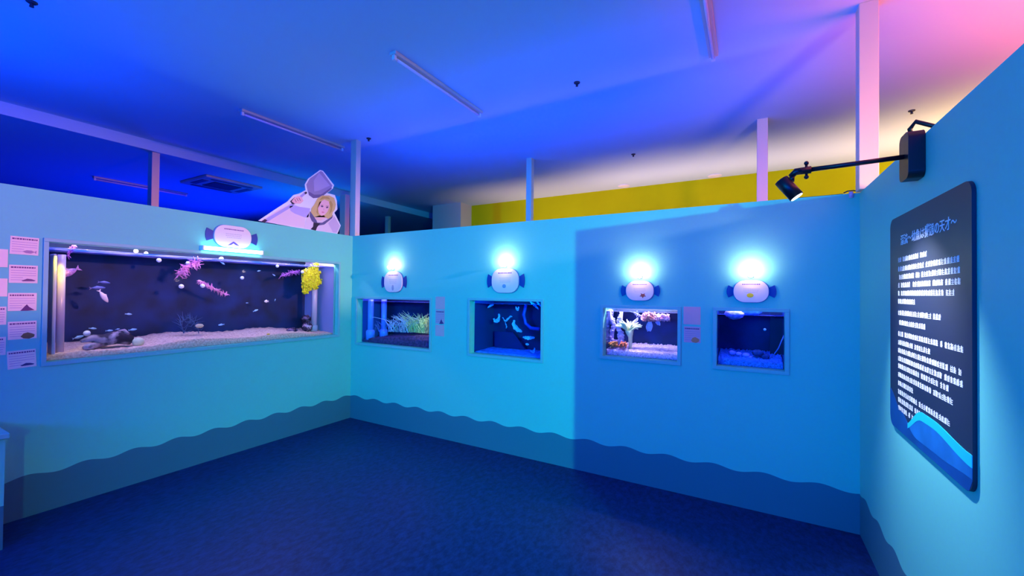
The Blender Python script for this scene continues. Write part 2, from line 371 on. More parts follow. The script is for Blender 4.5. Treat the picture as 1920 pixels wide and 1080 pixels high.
noise_bed(fB, BW[3][0]+.004, BW[3][1]-.004, BW[3][2], lambda u, v: .04+.045*v, dF2, dR2, M('blue_gravel', (.05, .30, .95), .8, var=.5, scale=120, bump=.8), 'gravel_bed', 'bright blue gravel in the rightmost aquarium', 'gravel', 60, 24, .010)

# things in the large tank --------------------------------------------------
def LP(px, py, d): return ray_to(0, d, px, py)     # pixel -> plane x = d
def BP(px, py, d): return ray_to(1, -d, px, py)
def fish(c, ln, ht, th, ang, mat, name, label, group, fn=None, fmat=None):
    """side view in the plane of the wall; ang tilts the head up"""
    t = thing(name, c, label, 'fish', group)
    left = fn is fL
    def P(u, v, w):   # u along body, v up, w thickness
        uu = u*math.cos(ang)-v*math.sin(ang); vv = u*math.sin(ang)+v*math.cos(ang)
        return c+(Vector((w, uu, vv)) if left else Vector((uu, w, vv)))
    mb = MB(); rings = []
    N = 9
    for i in range(N+1):
        s = i/N; u = (s-.5)*ln*.8; k = max(.06, math.sin(PI*min(1, s*.93+.04))**.75)
        rings.append([mb.bm.verts.new(P(u, math.sin(2*PI*q/10)*ht/2*k, math.cos(2*PI*q/10)*th/2*k)) for q in range(10)])
    for i in range(N):
        for q in range(10): mb.bm.faces.new((rings[i][q], rings[i][(q+1) % 10], rings[i+1][(q+1) % 10], rings[i+1][q]))
    mb.bm.faces.new(rings[0]); mb.bm.faces.new(rings[-1])
    mb.build('body', mat, t, True)
    a = ln*.36
    for nm, poly in (('tail_fin', [(-a, .0), (-a-ln*.2, ht*.42), (-a-ln*.14, 0), (-a-ln*.2, -ht*.42)]), ('dorsal_fin', [(-ln*.2, ht*.38), (-ln*.1, ht*.66), (ln*.12, ht*.42)])):
        MB().prism(poly, P, -th*.06, th*.06).build(nm, fmat or mat, t)
    return t
m_stripe = M('striped_fish', (.55, .25, .75), .4, var=.7, scale=60)
m_pale = M('pale_fish', (.95, .75, .68), .4)
m_silver = M('silver_fish', (.35, .60, .85), .3, spec=.8)
m_dkf = M('dark_fish', (.10, .12, .35), .4)
fish(LP(125, 512, -.16), -.15, .055, .03, .55, m_stripe, 'striped_fish', 'violet striped fish by the pale column at the tank left end', None, fL)
fish(LP(195, 557, -.2), .12, .035, .02, -1.05, m_pale, 'pale_fish', 'pale peach fish diving steeply in the left half of the large tank', None, fL)
fish(LP(499, 565, -.3), -.05, .03, .02, 0, m_pale, 'pink_fish', 'small pink fish in the right half of the large tank', None, fL)
sg = 'small silver fish in the large tank'
for (px, py, ln, an, lb) in ((414, 609, -.06, .1, 'small bright silver fish low between the twig and the dark rocks'), (418, 494, .05, -.5, 'small silver fish near the water surface beside the pink weed'), (485, 508, -.04, .2, 'small silver fish under the water surface right of centre'),
    (514, 516, .04, -.5, 'small silver fish left of the purple weed clump'), (463, 568, -.03, 0, 'tiny pale fish in the middle of the right half of the tank'), (516, 562, .03, 1.3, 'tiny fish swimming upward left of the yellow sponge'),
    (242, 589, .05, -.1, 'small silver fish above the driftwood, highest of its shoal'), (175, 616, .05, -.15, 'small silver fish above the left end of the driftwood'), (206, 620, .05, 0, 'small silver fish just over the middle of the driftwood'), (221, 617, .03, .2, 'tiny silver fish between two others over the driftwood'),
    (250, 618, .06, .1, 'small silver fish right above the driftwood end'), (148, 632, .07, .3, 'small silver fish beside the left tip of the driftwood'), (480, 582, .06, .35, 'faint blue fish deep in the right half of the large tank'), (185, 540, .10, .05, 'faint blue fish left of the diving pale fish'), (197, 530, .08, -.1, 'faint blue fish above the diving pale fish')):
    fish(LP(px, py, -.3), ln, abs(ln)*.3, abs(ln)*.2, an, m_silver if ln < .075 else m_dkf, 'small_fish', lb, sg, fL)
m_ballw = M('white_ball', (.95, .92, .95), .3)
for (px, py, r, lb) in ((340, 537, .020, 'white ball in the middle of the large tank, left of a pair'), (380, 536, .019, 'white ball at the left end of the pink weed'), (454, 521, .017, 'white ball alone against the dark tank back'),
    (520, 499, .016, 'white ball under the surface, left of the purple weed'), (567, 510, .018, 'white ball touching the yellow sponge'), (255, 471, .016, 'white ball at the water surface left of the batten sign'),
    (274, 475, .014, 'small white ball at the surface, middle of three'), (298, 488, .018, 'white ball at the surface, right of three'), (415, 485, .018, 'white ball at the surface below the lit tube'), (163, 625, .022, 'pale round snail resting above the driftwood'), (352, 493, .015, 'white ball at the top of the pink weed')):
    c = LP(px, py, -.22); o = MB().ball(Vector((0, 0, 0)), r).build('small_ball', m_ballw, None, True); o.location = c; tag(o, lb, 'float', 'white balls in the large tank')  # plain white balls spread through the water
def weed(name, label, cat, pts, spread, n, mat, ln, fn, d, thick=.003, drop=-.2, group=None):
    """branching weed clump: sprays of thin blades round a stem line of pixels"""
    P = [fn(px, py, d) for px, py in pts]; t = thing(name, P[0], label, cat, group)
    MB().tube(P, thick*1.8, 6).build('stem', mat, t, True)
    mb = MB()
    for i in range(n):
        s = random.random()*(len(P)-1); k = int(s); q = P[k].lerp(P[k+1], s-k)
        a = Vector((random.gauss(0, 1), random.gauss(0, 1), random.gauss(drop, 1))).normalized()*ln*random.uniform(.4, 1)
        m = q+a*.5+Vector((0, 0, random.uniform(-.2, .2)*ln))
        mb.tube([q, m, q+a+Vector((0, 0, drop*ln*.3))], [thick, thick*.9, thick*.3], 4)
    mb.build('fronds', mat, t); return t
m_pink = M('pink_weed', (.95, .28, .50), .6, var=.3, scale=30)
m_purp = M('purple_weed', (.45, .12, .45), .6, var=.3, scale=30)
weed('pink_seaweed', 'bushy pink seaweed drifting under the surface of the large tank', 'seaweed', [(372, 490), (352, 500), (334, 516)], .1, 170, m_pink, .075, LP, -.28, .004)
weed('pink_seaweed', 'long pink seaweed strand right of the middle balls', 'seaweed', [(372, 526), (395, 538), (424, 552)], .1, 120, m_pink, .045, LP, -.26, .0035)
weed('purple_seaweed', 'dim purple seaweed left of the yellow sponge', 'seaweed', [(526, 518), (545, 511), (562, 508)], .1, 90, m_purp, .05, LP, -.3, .0035)
weed('purple_seaweed', 'purple sprig hanging at the top left of the large tank', 'seaweed', [(138, 460), (132, 470), (127, 480)], .1, 50, m_purp, .03, LP, -.2, .004)
weed('dark_twig', 'dark branching twig tangle on the sand in the large tank', 'twig', [(345, 625), (338, 605), (352, 595), (365, 606), (372, 618)], .1, 60, M('twig', (.06, .10, .22), .8), .09, LP, -.34, .003, .3)
# driftwood, rocks
def rock(name, label, cat, c, rx, ry, rz, mat, lump=.35, rot=0, group=None):
    o = MB().ball(Vector((0, 0, 0)), rx, ry, rz, 18, 12, lump).build(name, mat, None, True); o.location = c; o.rotation_euler = (rot if False else 0, 0, 0); tag(o, label, cat, group); return o
dw = thing('driftwood', LP(210, 645, -.22), 'dark gnarled driftwood with pale streaks lying on the sand', 'driftwood')
mwood = M('driftwood', (.04, .02, .06), .7, var=.5, scale=11, bump=1.0, hi=(.50, .36, .42))
pts = [LP(x, y, d) for x, y, d in ((152, 640, -.16), (172, 634, -.18), (195, 638, -.21), (220, 632, -.23), (245, 638, -.24))]
MB().tube(pts, [.012, .03, .048, .055, .04], 12).build('trunk', mwood, dw, True)
MB().tube([LP(185, 645, -.2), LP(168, 650, -.15), LP(158, 652, -.12)], [.03, .028, .016], 10).build('branch', mwood, dw, True)
MB().tube([LP(215, 625, -.23), LP(232, 622, -.24), LP(242, 630, -.24)], [.02, .024, .02], 10).build('branch', mwood, dw, True)
rock('cream_stone', 'round cream stone at the right end of the driftwood', 'stone', LP(259, 641, -.2), .036, .04, .038, M('cream_stone', (.95, .78, .45), .7), .08)
mrock = M('dark_rock', (.07, .02, .08), .8, var=.5, scale=20, bump=1.0, hi=(.38, .16, .30))
rg = 'dark purple rocks in the right corner of the large tank'
rock('tank_rock', 'flat dark purple rock left of the paired rocks in the large tank', 'rock', LP(547, 620, -.30), .05, .062, .034, mrock, .3, 0, rg)
rock('tank_rock', 'speckled pink rock leaning by the clear pipe', 'rock', LP(576, 613, -.32), .06, .06, .055, M('pink_rock', (.12, .04, .12), .8, var=.5, scale=26, bump=1.0, hi=(.85, .45, .55)), .3, 0, rg)
rock('tank_rock', 'dark upper rock stacked behind the speckled rock', 'rock', LP(574, 598, -.40), .05, .055, .045, mrock, .35, 0, rg)
rock('tank_rock', 'low dark rock nearest the right tank end', 'rock', LP(596, 613, -.42), .04, .04, .045, mrock, .3, 0, rg)
rock('tank_rock', 'tan shell stone beside the dark twig', 'rock', LP(374, 611, -.3), .03, .032, .02, M('shell', (.8, .55, .35), .7), .2, 0, rg)
rock('orange_stone', 'tiny orange stone on the sand right of centre', 'stone', LP(503, 627, -.12), .014, .016, .010, M('orange_stone', (.95, .5, .05), .7), .2)
# columns
m_pipe = M('clear_pipe', (.60, .48, .62), .25, spec=.7)
pc = thing('filter_column', LP(110, 655, -.3), 'pale upright filter column at the left end of the large tank', 'filter pipe')
a = LP(96, 600, -.12); b = LP(124, 600, -.12)
MB().box(-.20, -.10, a.y, b.y-.055, LW[2]+.01, 1.80).build('box', M('filter_white', (.62, .55, .85), .35), pc, bev=.01)
MB().tube([(-.16, b.y-.02, LW[2]+.01), (-.16, b.y-.02, 1.80)], .022, 20).build('pipe', m_pipe, pc, True)
pr = thing('filter_pipe', (-.32, LP(589, 590, -.32).y, LW[2]+.03), 'clear upright pipe under the yellow sponge', 'filter pipe')
c = LP(589, 590, -.32)
MB().tube([(-.32, c.y, LW[2]+.03), (-.32, c.y, 1.84)], .032, 22).build('pipe', m_pipe, pr, True)
MB().tube([(-.32, c.y, LW[2]+.03), (-.32, c.y, LW[2]+.10)], .042, 22).build('base', m_pipe, pr, True)
# yellow sponge
sp = thing('yellow_sponge', LP(583, 520, -.28), 'bright yellow granular sponge wrapped around the clear pipe', 'sponge')
msp = M('yellow_sponge', (1.0, .70, .0), .6, var=.4, scale=40, bump=.5)
poly = [(566, 508), (590, 492), (598, 494), (604, 528), (596, 541), (584, 545), (575, 552), (567, 550), (566, 530)]
cen = sum((LP(x, y, -.26) for x, y in poly), Vector())/len(poly)
mb = MB()
for _ in range(520):
    i = random.randrange(len(poly)); p1, p2 = poly[i], poly[(i+1) % len(poly)]; t_ = random.random(); s_ = random.random()**.55
    x = 584+(p1[0]+(p2[0]-p1[0])*t_-584)*s_; y = 521+(p1[1]+(p2[1]-p1[1])*t_-521)*s_
    mb.ball(LP(x, y, -.26+random.uniform(-.025, .03)), random.uniform(.007, .012), u=6, v=4)
mb.build('grains', msp, sp, True)
mb = MB(); mb.prism([(x, y) for x, y in poly], lambda u, v, d: LP(584+(u-584)*.85, 521+(v-521)*.85, d), -.29, -.24); mb.build('core', msp, sp)
# yellow accent lamps inside the large tank
spot('aquarium_lamp', (-.068, -2.50, 1.80), (-.11, -2.51, 1.62), (1, .82, 0), 5, 80, .9, .015)
spot('aquarium_lamp', (-.30, -.35, 1.86), (-.40, -.2, 1.66), (1, .75, .05), 4, 60, .8, .02)

# corner aquarium: sea grass
def grass(pxs, zb, n, ln, mat, name, label, cat, d0, d1, lean=.5, th=.0035, group=None):
    base = BP(sum(p for p, _ in pxs)/len(pxs), pxs[0][1], (d0+d1)/2); t = thing(name, base, label, cat, group); mb = MB()
    for i in range(n):
        k = random.random()*(len(pxs)-1); j = int(k); px = pxs[j][0]+(pxs[j+1][0]-pxs[j][0])*(k-j); py = pxs[j][1]+(pxs[j+1][1]-pxs[j][1])*(k-j)
        b = BP(px, py, random.uniform(d0, d1)); L_ = ln*random.uniform(.4, 1.1)
        dx = random.gauss(0, lean)*L_; dy = random.gauss(0, .25)*L_
        p1 = b+Vector((dx*.35, dy*.3, L_*.6)); p2 = b+Vector((dx, dy, L_*random.uniform(.7, 1.05)))
        p1.y = min(max(p1.y, TH+.02), TH+.34); p2.y = min(max(p2.y, TH+.02), TH+.34)
        for q in (p1, p2): q.x = min(max(q.x, .13), 1.235)
        mb.tube([b, b.lerp(p1, .6), p1, p1.lerp(p2, .5)+Vector((dx*.06, 0, .01)), p2], [th, th, th, th*.8, th*.3], 4)
    mb.build('blades', mat, t); return t
grass([(764, 622), (806, 626)], 0, 200, .235, M('bright_grass', (.95, .98, .30), .5, var=.35, scale=20), 'sea_grass', 'dense bright yellow green sea grass at the right of the corner aquarium', 'sea grass', -.16, -.36, .9)
grass([(728, 622), (775, 624)], 0, 70, .22, M('pale_grass', (.75, .75, .75), .5), 'sea_grass', 'sparse pale sea grass blades in the middle of the corner aquarium', 'sea grass', -.16, -.36, 1.0, .003)
grass([(697, 622), (730, 622)], 0, 30, .15, M('blue_grass', (.22, .32, .75), .5), 'sea_grass', 'thin blue sea grass around the blue pipes of the corner aquarium', 'sea grass', -.2, -.4, 1.0, .0025)
for (px, lb) in ((692, 'blue pipe added as the mirror image of its neighbour, left of two in the corner aquarium'), (717, 'upright blue pipe in the corner aquarium, right of two')):  # left one is a reflection of the other, modelled as a pipe
    c = BP(px+3, 590, -.135 if px < 700 else -.30); t = thing('filter_pipe', (c.x, c.y, BW[0][2]), lb, 'filter pipe', 'blue pipes in the corner aquarium')
    mp = M('blue_pipe', (.25, .35, .95), .2, spec=.7)
    MB().tube([(c.x, c.y, BW[0][2]+.05), (c.x, c.y, BW[0][3]-.01)], .035, 20).build('pipe', mp, t, True)
    MB().tube([(c.x, c.y, BW[0][2]+.03), (c.x, c.y, BW[0][2]+.13), (c.x, c.y, BW[0][2]+.15)], [.055, .055, .04], 20).build('base', mp, t, True)

# second aquarium: curled pale blue leaves
m_leaf = M('pale_leaf', (.30, .62, .95), .35, var=.25, scale=25)
leaves = [([(914, 577), (920, 573), (926, 571)], .018), ([(925, 597), (929, 603), (935, 600), (936, 588)], .034), ([(942, 595), (948, 603), (957, 593), (961, 594)], .016), ([(947, 604), (950, 612), (949, 616)], .012),
          ([(964, 600), (963, 610), (970, 618), (979, 622)], .042), ([(980, 632), (990, 634), (1003, 633)], .03), ([(967, 575), (970, 582), (973, 575)], .02), ([(994, 566), (1002, 572), (1010, 580)], .02), ([(1005, 563), (1010, 570), (1014, 575)], .014), ([(994, 657), (1000, 661), (1003, 652)], .02), ([(985, 645), (992, 646)], .018)]
names = ['topmost left pale blue leaf fragment', 'cupped pale blue leaf left of centre', 'forked pale leaf in the middle of the tank', 'small pale leaf tip hanging below the forked leaf', 'largest curled blue leaf right of centre', 'flat pale blue leaf low on the right', 'small v shaped leaf near the top centre', 'pale leaf strip in the top right corner', 'thin leaf strip along the right edge at top', 'small folded leaf on the sand at right', 'tiny blue leaf between flat leaf and sand']
for i, (pp, w) in enumerate(leaves):
    P = [BP(x, y, -.22-.012*(i % 4)) for x, y in pp]; c = P[0].copy(); mb = MB(); n = 14; rows = []
    for k in range(n+1):
        s = k/n*(len(P)-1); j = min(int(s), len(P)-2); q = P[j].lerp(P[j+1], s-j); dr = (P[j+1]-P[j]).normalized(); pn = dr.cross(Vector((0, 1, 0))).normalized()
        ww = w*(.25+.75*math.sin(PI*(k+.5)/(n+1)))*(1+.15*math.sin(k*2.1))
        rows.append([mb.bm.verts.new(q-c+pn*ww*e+Vector((0, .5*ww*math.cos(e*2.6)+.006*math.sin(k*1.7+e), 0))) for e in (-.6, -.3, 0, .3, .6)])
    for k in range(n):
        for e in range(4): mb.bm.faces.new((rows[k][e], rows[k][e+1], rows[k+1][e+1], rows[k+1][e]))
    o = mb.build('curled_leaf', m_leaf, None, True); o.location = c
    so = o.modifiers.new('solid', 'SOLIDIFY'); so.thickness = .0025; tag(o, names[i]+' in the dark aquarium', 'leaf', 'pale blue leaves drifting in the dark aquarium')
arc = [BP(x, y, -.34) for x, y in ((986, 572), (982, 590), (986, 606), (995, 615), (1012, 617))]
o = MB().tube([p-arc[0] for p in arc], .018, 12).build('blue_hose', M('blue_hose', (.02, .08, .5), .4), None, True); o.location = arc[0]; tag(o, 'dark blue hose curving down the right side of the second aquarium', 'hose')
c = BP(925, 640, -.36); o = MB().prism([(-.28, 0), (.10, 0), (-.05, .17), (-.28, .17)], lambda u, v, d: Vector((u, d, v)), 0, .02).build('acrylic_plate', M('acrylic_plate', (.002, .012, .12), .3)); o.location = (2.12, TH+.30, BW[1][2]+.03); tag(o, 'slanting dark blue plate at the back left of the second aquarium', 'plate')

# third aquarium: corals
m_lil = M('lilac_coral', (.75, .62, .98), .6, var=.3, scale=30)
def coral_pillar(pts, rads, label):
    P = [BP(x, y, -.2) for x, y in pts]; t = thing('coral_pillar', P[0], label, 'coral', 'lilac coral pillars in the anemone aquarium'); mb = MB()
    mb.tube(P, rads, 10); mb.build('trunk', m_lil, t, True); mb = MB()
    for i in range(70):
        s = random.random()*(len(P)-1); j = int(s); q = P[j].lerp(P[j+1], s-j); r = rads[j]
        mb.ball(q+Vector((random.gauss(0, 1), random.gauss(0, 1), random.gauss(0, 1))).normalized()*r, random.uniform(.006, .014), u=7, v=5)
    mb.build('knobs', m_lil, t, True)
coral_pillar([(1146, 640), (1148, 622), (1152, 610), (1146, 598), (1144, 580)], [.022, .018, .02, .02, .012], 'lilac knobbly coral pillar at the far left of the anemone aquarium')
coral_pillar([(1166, 640), (1163, 624), (1158, 612), (1163, 600), (1166, 584)], [.022, .02, .018, .02, .012], 'lilac knobbly coral pillar just left of the white anemone')
an = thing('anemone', BP(1182, 655, -.17), 'large white and cream anemone with spreading tentacles on a stalk', 'anemone')
man = M('anemone', (1.0, .95, .45), .5, var=.12, scale=20)
b0 = BP(1182, 655, -.17); b1 = BP(1182, 632, -.17); b2 = BP(1180, 620, -.17)
MB().tube([b0, b1, b2], [.014, .018, .038], 14).build('stalk', man, an, True)
mb = MB()
for i in range(46):
    th = random.uniform(-1.25, 1.25); q = b2+Vector((math.sin(th)*.02, random.uniform(-.02, .02), 0)); L_ = random.uniform(.065, .115)
    e = q+Vector((math.sin(th)*L_, random.uniform(-.03, .03), math.cos(th)*L_*.95)); m_ = q.lerp(e, .5)+Vector((0, 0, .012)); e += Vector((0, 0, -.008))
    mb.tube([q, m_, e], [.008, .0075, .004], 6)
mb.build('tentacles', man, an, True)
m_fl = M('pink_flower', (1.0, .30, .24), .5, var=.35, scale=40)
def petals(c0, nx, label, name, cat, mat, wid, hgt, n, group=None):
    t = thing(name, c0, label, cat, group); mb = MB()
    for i in range(n):
        q = c0+Vector((random.uniform(-1, 1)*wid, random.uniform(-.03, .03), random.uniform(-1, 1)*hgt))
        M_ = Matrix.Rotation(random.uniform(0, PI), 4, 'X') @ Matrix.Rotation(random.uniform(0, PI), 4, 'Y') @ Matrix.Rotation(random.uniform(0, PI), 4, 'Z')
        mb.ball(q, .018, .010, .004, 8, 6, .3, M_)
    mb.build('polyps', mat, t, True); return t
petals(BP(1216, 594, -.17), 0, 'pink and peach coral cluster hanging at the top, left half', 'pink_coral', 'coral', m_fl, .055, .030, 150, 'pink coral clusters at the top of the anemone aquarium')
petals(BP(1242, 596, -.17), 0, 'pale pink coral cluster at the top, right half', 'pink_coral', 'coral', M('pale_pink', (1, .42, .50), .5, var=.25, scale=40), .055, .022, 110, 'pink coral clusters at the top of the anemone aquarium')
petals(BP(1150, 645, -.13), 0, 'orange coral low in the left corner of the anemone aquarium', 'orange_coral', 'coral', M('orange_coral', (1, .30, .06), .5, var=.4, scale=30), .028, .016, 60, 'orange corals on the pink gravel')
petals(BP(1169, 646, -.13), 0, 'reddish orange coral beside the anemone stalk', 'orange_coral', 'coral', M('red_coral', (1, .18, .06), .5, var=.3, scale=30), .026, .015, 60, 'orange corals on the pink gravel')
petals(BP(1158, 643, -.2), 0, 'pink branching coral behind the orange corals', 'pink_bush_coral', 'coral', M('rose_coral', (.95, .55, .75), .5, var=.3, scale=30), .045, .022, 60)
def leaf(px, w, h, label, mat, ang):
    c = BP(px[0], px[1], -.19); mb = MB(); n = 8; rows = []
    for k in range(n+1):
        s = k/n; ww = w*(.35+math.sin(PI*min(1, s*.9+.05))*.65); rows.append([mb.bm.verts.new(Vector((e*ww+math.sin(ang)*s*h, .012*math.cos(e*3)+.004*math.sin(k), -s*h+random.uniform(-.003, .003)))) for e in (-1, -.5, 0, .5, 1)])
    for k in range(n):
        for e in range(4): mb.bm.faces.new((rows[k][e], rows[k][e+1], rows[k+1][e+1], rows[k+1][e]))
    o = mb.build('soft_coral_frond', mat, None, True); o.location = c; so = o.modifiers.new('solid', 'SOLIDIFY'); so.thickness = .004
    tag(o, label, 'coral', 'lilac fronds hanging under the pink coral')
leaf((1219, 603), .028, .085, 'largest lilac frond hanging from the pink coral', m_lil, -.1)
leaf((1232, 600), .020, .045, 'small lilac frond to the right of the largest frond', m_lil, .4)
leaf((1196, 596), .012, .045, 'thin lilac frond hanging above the anemone', m_lil, -.5)
weed('white_tendrils', 'thin white tendrils reaching left from the pink coral', 'coral', [(1182, 584), (1195, 588), (1206, 594)], 0, 24, m_lil, .03, BP, -.2, .002)

# rightmost aquarium
rock('floating_rock', 'purple pink encrusted rock hanging at the top of the rightmost aquarium', 'rock', BP(1377, 592, -.2)+Vector((0, 0, .012)), .065, .05, .040, M('encrusted', (.75, .30, .65), .7, var=.7, scale=18, bump=.8), .25)
rock('floating_rock', 'dim blue rock beside the purple rock at the top of the rightmost aquarium', 'rock', BP(1405, 588, -.24)+Vector((0, 0, .018)), .09, .05, .030, M('blue_rock', (.08, .25, .6), .7, var=.6, scale=22, bump=.8), .25)
g5 = 'stones on the blue gravel of the rightmost aquarium'
for (px, py, r, mt, lb) in ((1373, 661, .020, M('lilac_stone', (.5, .35, .9), .7, var=.3), 'lilac stone at the left on the blue gravel'), (1385, 663, .016, None, 'smooth lilac stone second from the left on the blue gravel'), (1399, 666, .022, None, 'lilac stone pile in the middle of the blue gravel'), (1407, 671, .018, None, 'lilac pebble right of the middle pile'),
                        (1421, 662, .032, M('navy_stone', (.02, .06, .2), .7, var=.5, scale=30), 'big dark stone on the blue gravel'), (1435, 668, .024, M('navy_stone', (.02, .06, .2), .7), 'dark stone right of the big dark stone')):
    rock('gravel_stone', lb, 'stone', BP(px, py, -.2), r*1.2, r, r*.8, mt or MATS['lilac_stone'], .25, 0, g5)
p0, p1 = BP(1446, 672, -.22), BP(1470, 629, -.12); o = MB().tube([Vector(), (p1-p0)*.5+Vector((.006, 0, -.008)), p1-p0], .004, 8).build('thin_rod', M('rod', (.55, .40, .70), .5), None, True); o.location = p0; tag(o, 'thin lilac rod leaning against the right side of the rightmost aquarium', 'rod')
c = BP(1434, 618, -.2); o = MB().ball(Vector(), .010).build('small_ball', m_ballw, None, True); o.location = c; tag(o, 'single white float in the rightmost aquarium', 'float')
a, b = BP(1444, 620, -.33).x, BP(1468, 620, -.33).x
o = MB().box(0, b-a, 0, .012, 0, .36).build('divider_board', M('black_panel', (.0, .003, .02), .5)); o.location = (a, TH+.25, BW[3][2]+.045); tag(o, 'black upright divider at the right back of the rightmost aquarium', 'divider')

# ------------------------------------------------------------------ signs above the tanks
m_sign = M('sign_white', (.80, .62, .66), .5)
m_text = M('sign_text', (.45, .35, .50), .7); m_textd = M('sign_text_dark', (.16, .05, .30), .7)
def rounded(w, h, r, n=7):
    P = []
    for cx, cy, a0 in ((w/2-r, h/2-r, 0), (-w/2+r, h/2-r, PI/2), (-w/2+r, -h/2+r, PI), (w/2-r, -h/2+r, 1.5*PI)):
        for k in range(n+1): P.append((cx+r*math.cos(a0+k*PI/2/n), cy+r*math.sin(a0+k*PI/2/n)))
    return P
def sign(fn, a, z, w, h, label, pic, flip=1, r=.45):
    c = fn(a, z, 0); t = thing('candy_shaped_sign', c, label, 'sign', 'fish shaped signs above the tanks')
    P = lambda u, v, d: fn(a+u, z+v, d)
    MB().prism(rounded(w, h, min(w, h)*r), P, .010, .022).build('panel', m_sign, t, bev=.002)
    MB().prism(rounded(w*1.03, h*1.03, min(w, h)*r), P, .001, .010).build('backing', M('sign_edge', (.05, .2, .45), .6), t)
    fw_, fh = w*.20, h*.30
    for s in (-1, 1):
        x0 = s*w*.455; x1 = s*(w/2+fw_)
        poly = [(x0, fh*.45), (x1-s*.01, fh*.95), (x1, fh*.4), (x1+s*.002, 0), (x1, -fh*.4), (x1-s*.01, -fh*.95), (x0, -fh*.45)]
        MB().prism(poly, P, .001, .009).build('fin', m_fin, t)
    rows = [(.30, .50, .045, m_textd), (.10, .42, .02, m_text), (.02, .42, .02, m_text), (-.06, .36, .02, m_text)]
    mb = MB(); mb2 = MB()
    for (v, wd, hh, mt) in rows:
        u = -wd/2
        while u < wd/2:
            l = random.uniform(.02, .05); (mb2 if mt is m_textd else mb).prism([(u*w, v*h), ((u+l)*w, v*h), ((u+l)*w, (v+hh)*h), (u*w, (v+hh)*h)], P, .022, .0225); u += l+.012
    mb.build('text_lines', m_text, t); mb2.build('title_text', m_textd, t)
    pm, pu, pv, pw, ph, shp = pic; mb = MB()
    if shp == 'fish': poly = [(-.5, 0), (-.3, .35), (.1, .5), (.3, .1), (.5, .4), (.45, -.3), (.2, -.2), (-.1, -.45)]
    elif shp == 'peak': poly = [(-.5, -.5), (-.25, .0), (0, .5), (.2, .2), (.5, -.4), (.2, -.3), (0, .1), (-.2, -.35)]
    elif shp == 'star': poly = [(.5*(1 if k % 2 else .5)*math.cos(k*PI/5+.3), .5*(1 if k % 2 else .5)*math.sin(k*PI/5+.3)) for k in range(10)]
    else: poly = [(.5*math.cos(k*PI/6), .5*math.sin(k*PI/6)) for k in range(12)]
    mb.prism([(pu*w+x*pw*w, pv*h+y*ph*h) for x, y in poly], P, .022, .0228); mb.build('picture', pm, t)
    return t
sign(fL, -1.378, 2.055, .325, .205, 'white sign with blue fins above the large left tank, over the lit tube', (M('pic_violet', (.10, .06, .55), .7), 0, -.32, .32, .2, 'peak'), r=.46)
sign(fB, .712, 1.665, .28, .238, 'white fin sign above the sea grass aquarium nearest the corner', (M('pic_grey', (.45, .35, .5), .7), 0, -.28, .12, .28, 'blob'), r=.42)
sign(fB, 2.197, 1.669, .30, .235, 'white fin sign with a small grey picture, second from the corner', (M('pic_slate', (.15, .3, .5), .7), -.02, -.22, .14, .16, 'blob'), r=.42)
sign(fB, 3.477, 1.58, .222, .160, 'white fin sign with a brown fish picture, third from the corner', (M('pic_brown', (.35, .07, .05), .7), .12, -.24, .26, .28, 'star'), r=.46)
sign(fB, 4.267, 1.58, .222, .160, 'white fin sign with a yellow fish picture, above the rightmost aquarium', (M('pic_yellow', (.75, .55, .02), .7), -.02, -.18, .2, .2, 'blob'), r=.46)

# bulbs above the signs
m_bulb = M('bulb_glow', (1, 1, .95), .5, emis=(1.0, .76, .56), es=60)
def bulb(x, z, label):
    t = thing('wall_lamp', (x, 0, z), label, 'wall lamp', 'small lit bulbs on the back wall')
    MB().ball(Vector((x, -.065, z)), .0235, u=20, v=12).build('bulb', m_bulb, t, True)
    MB().tube([(x, -.002, z-.01), (x, -.012, z-.01)], .018, 14).build('mount', m_white, t, True)
    MB().tube([(x, -.010, z-.01), (x, -.035, z-.008), (x, -.045, z-.002)], .006, 8).build('neck', m_white, t, True)
def halo(x, z):
    spot('bulb_light', (x, -.078, z+.030), (x, 0, z+.055), (1.0, .56, .42), 3.8, 165, .5, .012)
for hx, hz in ((.70, 1.83), (2.19, 1.828), (3.478, 1.706), (4.267, 1.706)): halo(hx, hz)
bulb(.70, 1.83, 'lit round bulb above the sign nearest the corner')
bulb(2.19, 1.828, 'lit round bulb above the second sign from the corner')
bulb(3.478, 1.706, 'lit round bulb above the sign with the brown picture')
bulb(4.267, 1.706, 'lit round bulb above the sign with the yellow picture')
lt = thing('tube_lamp', (0, -1.385, 1.93), 'glowing white tube lamp between the large tank and its sign', 'tube lamp')
MB().tube([(.045, -1.635, 1.925), (.045, -1.13, 1.925)], .017, 16).build('tube', M('tube_glow', (1, 1, 1), .5, emis=(.35, .85, 1.0), es=14), lt, True)
MB().box(.001, .028, -1.64, -1.125, 1.912, 1.938).build('housing', m_white, lt)
for y in (-1.641, -1.124): MB().box(.001, .06, y-.006, y+.006, 1.905, 1.945).build('end_cap', m_white, lt)

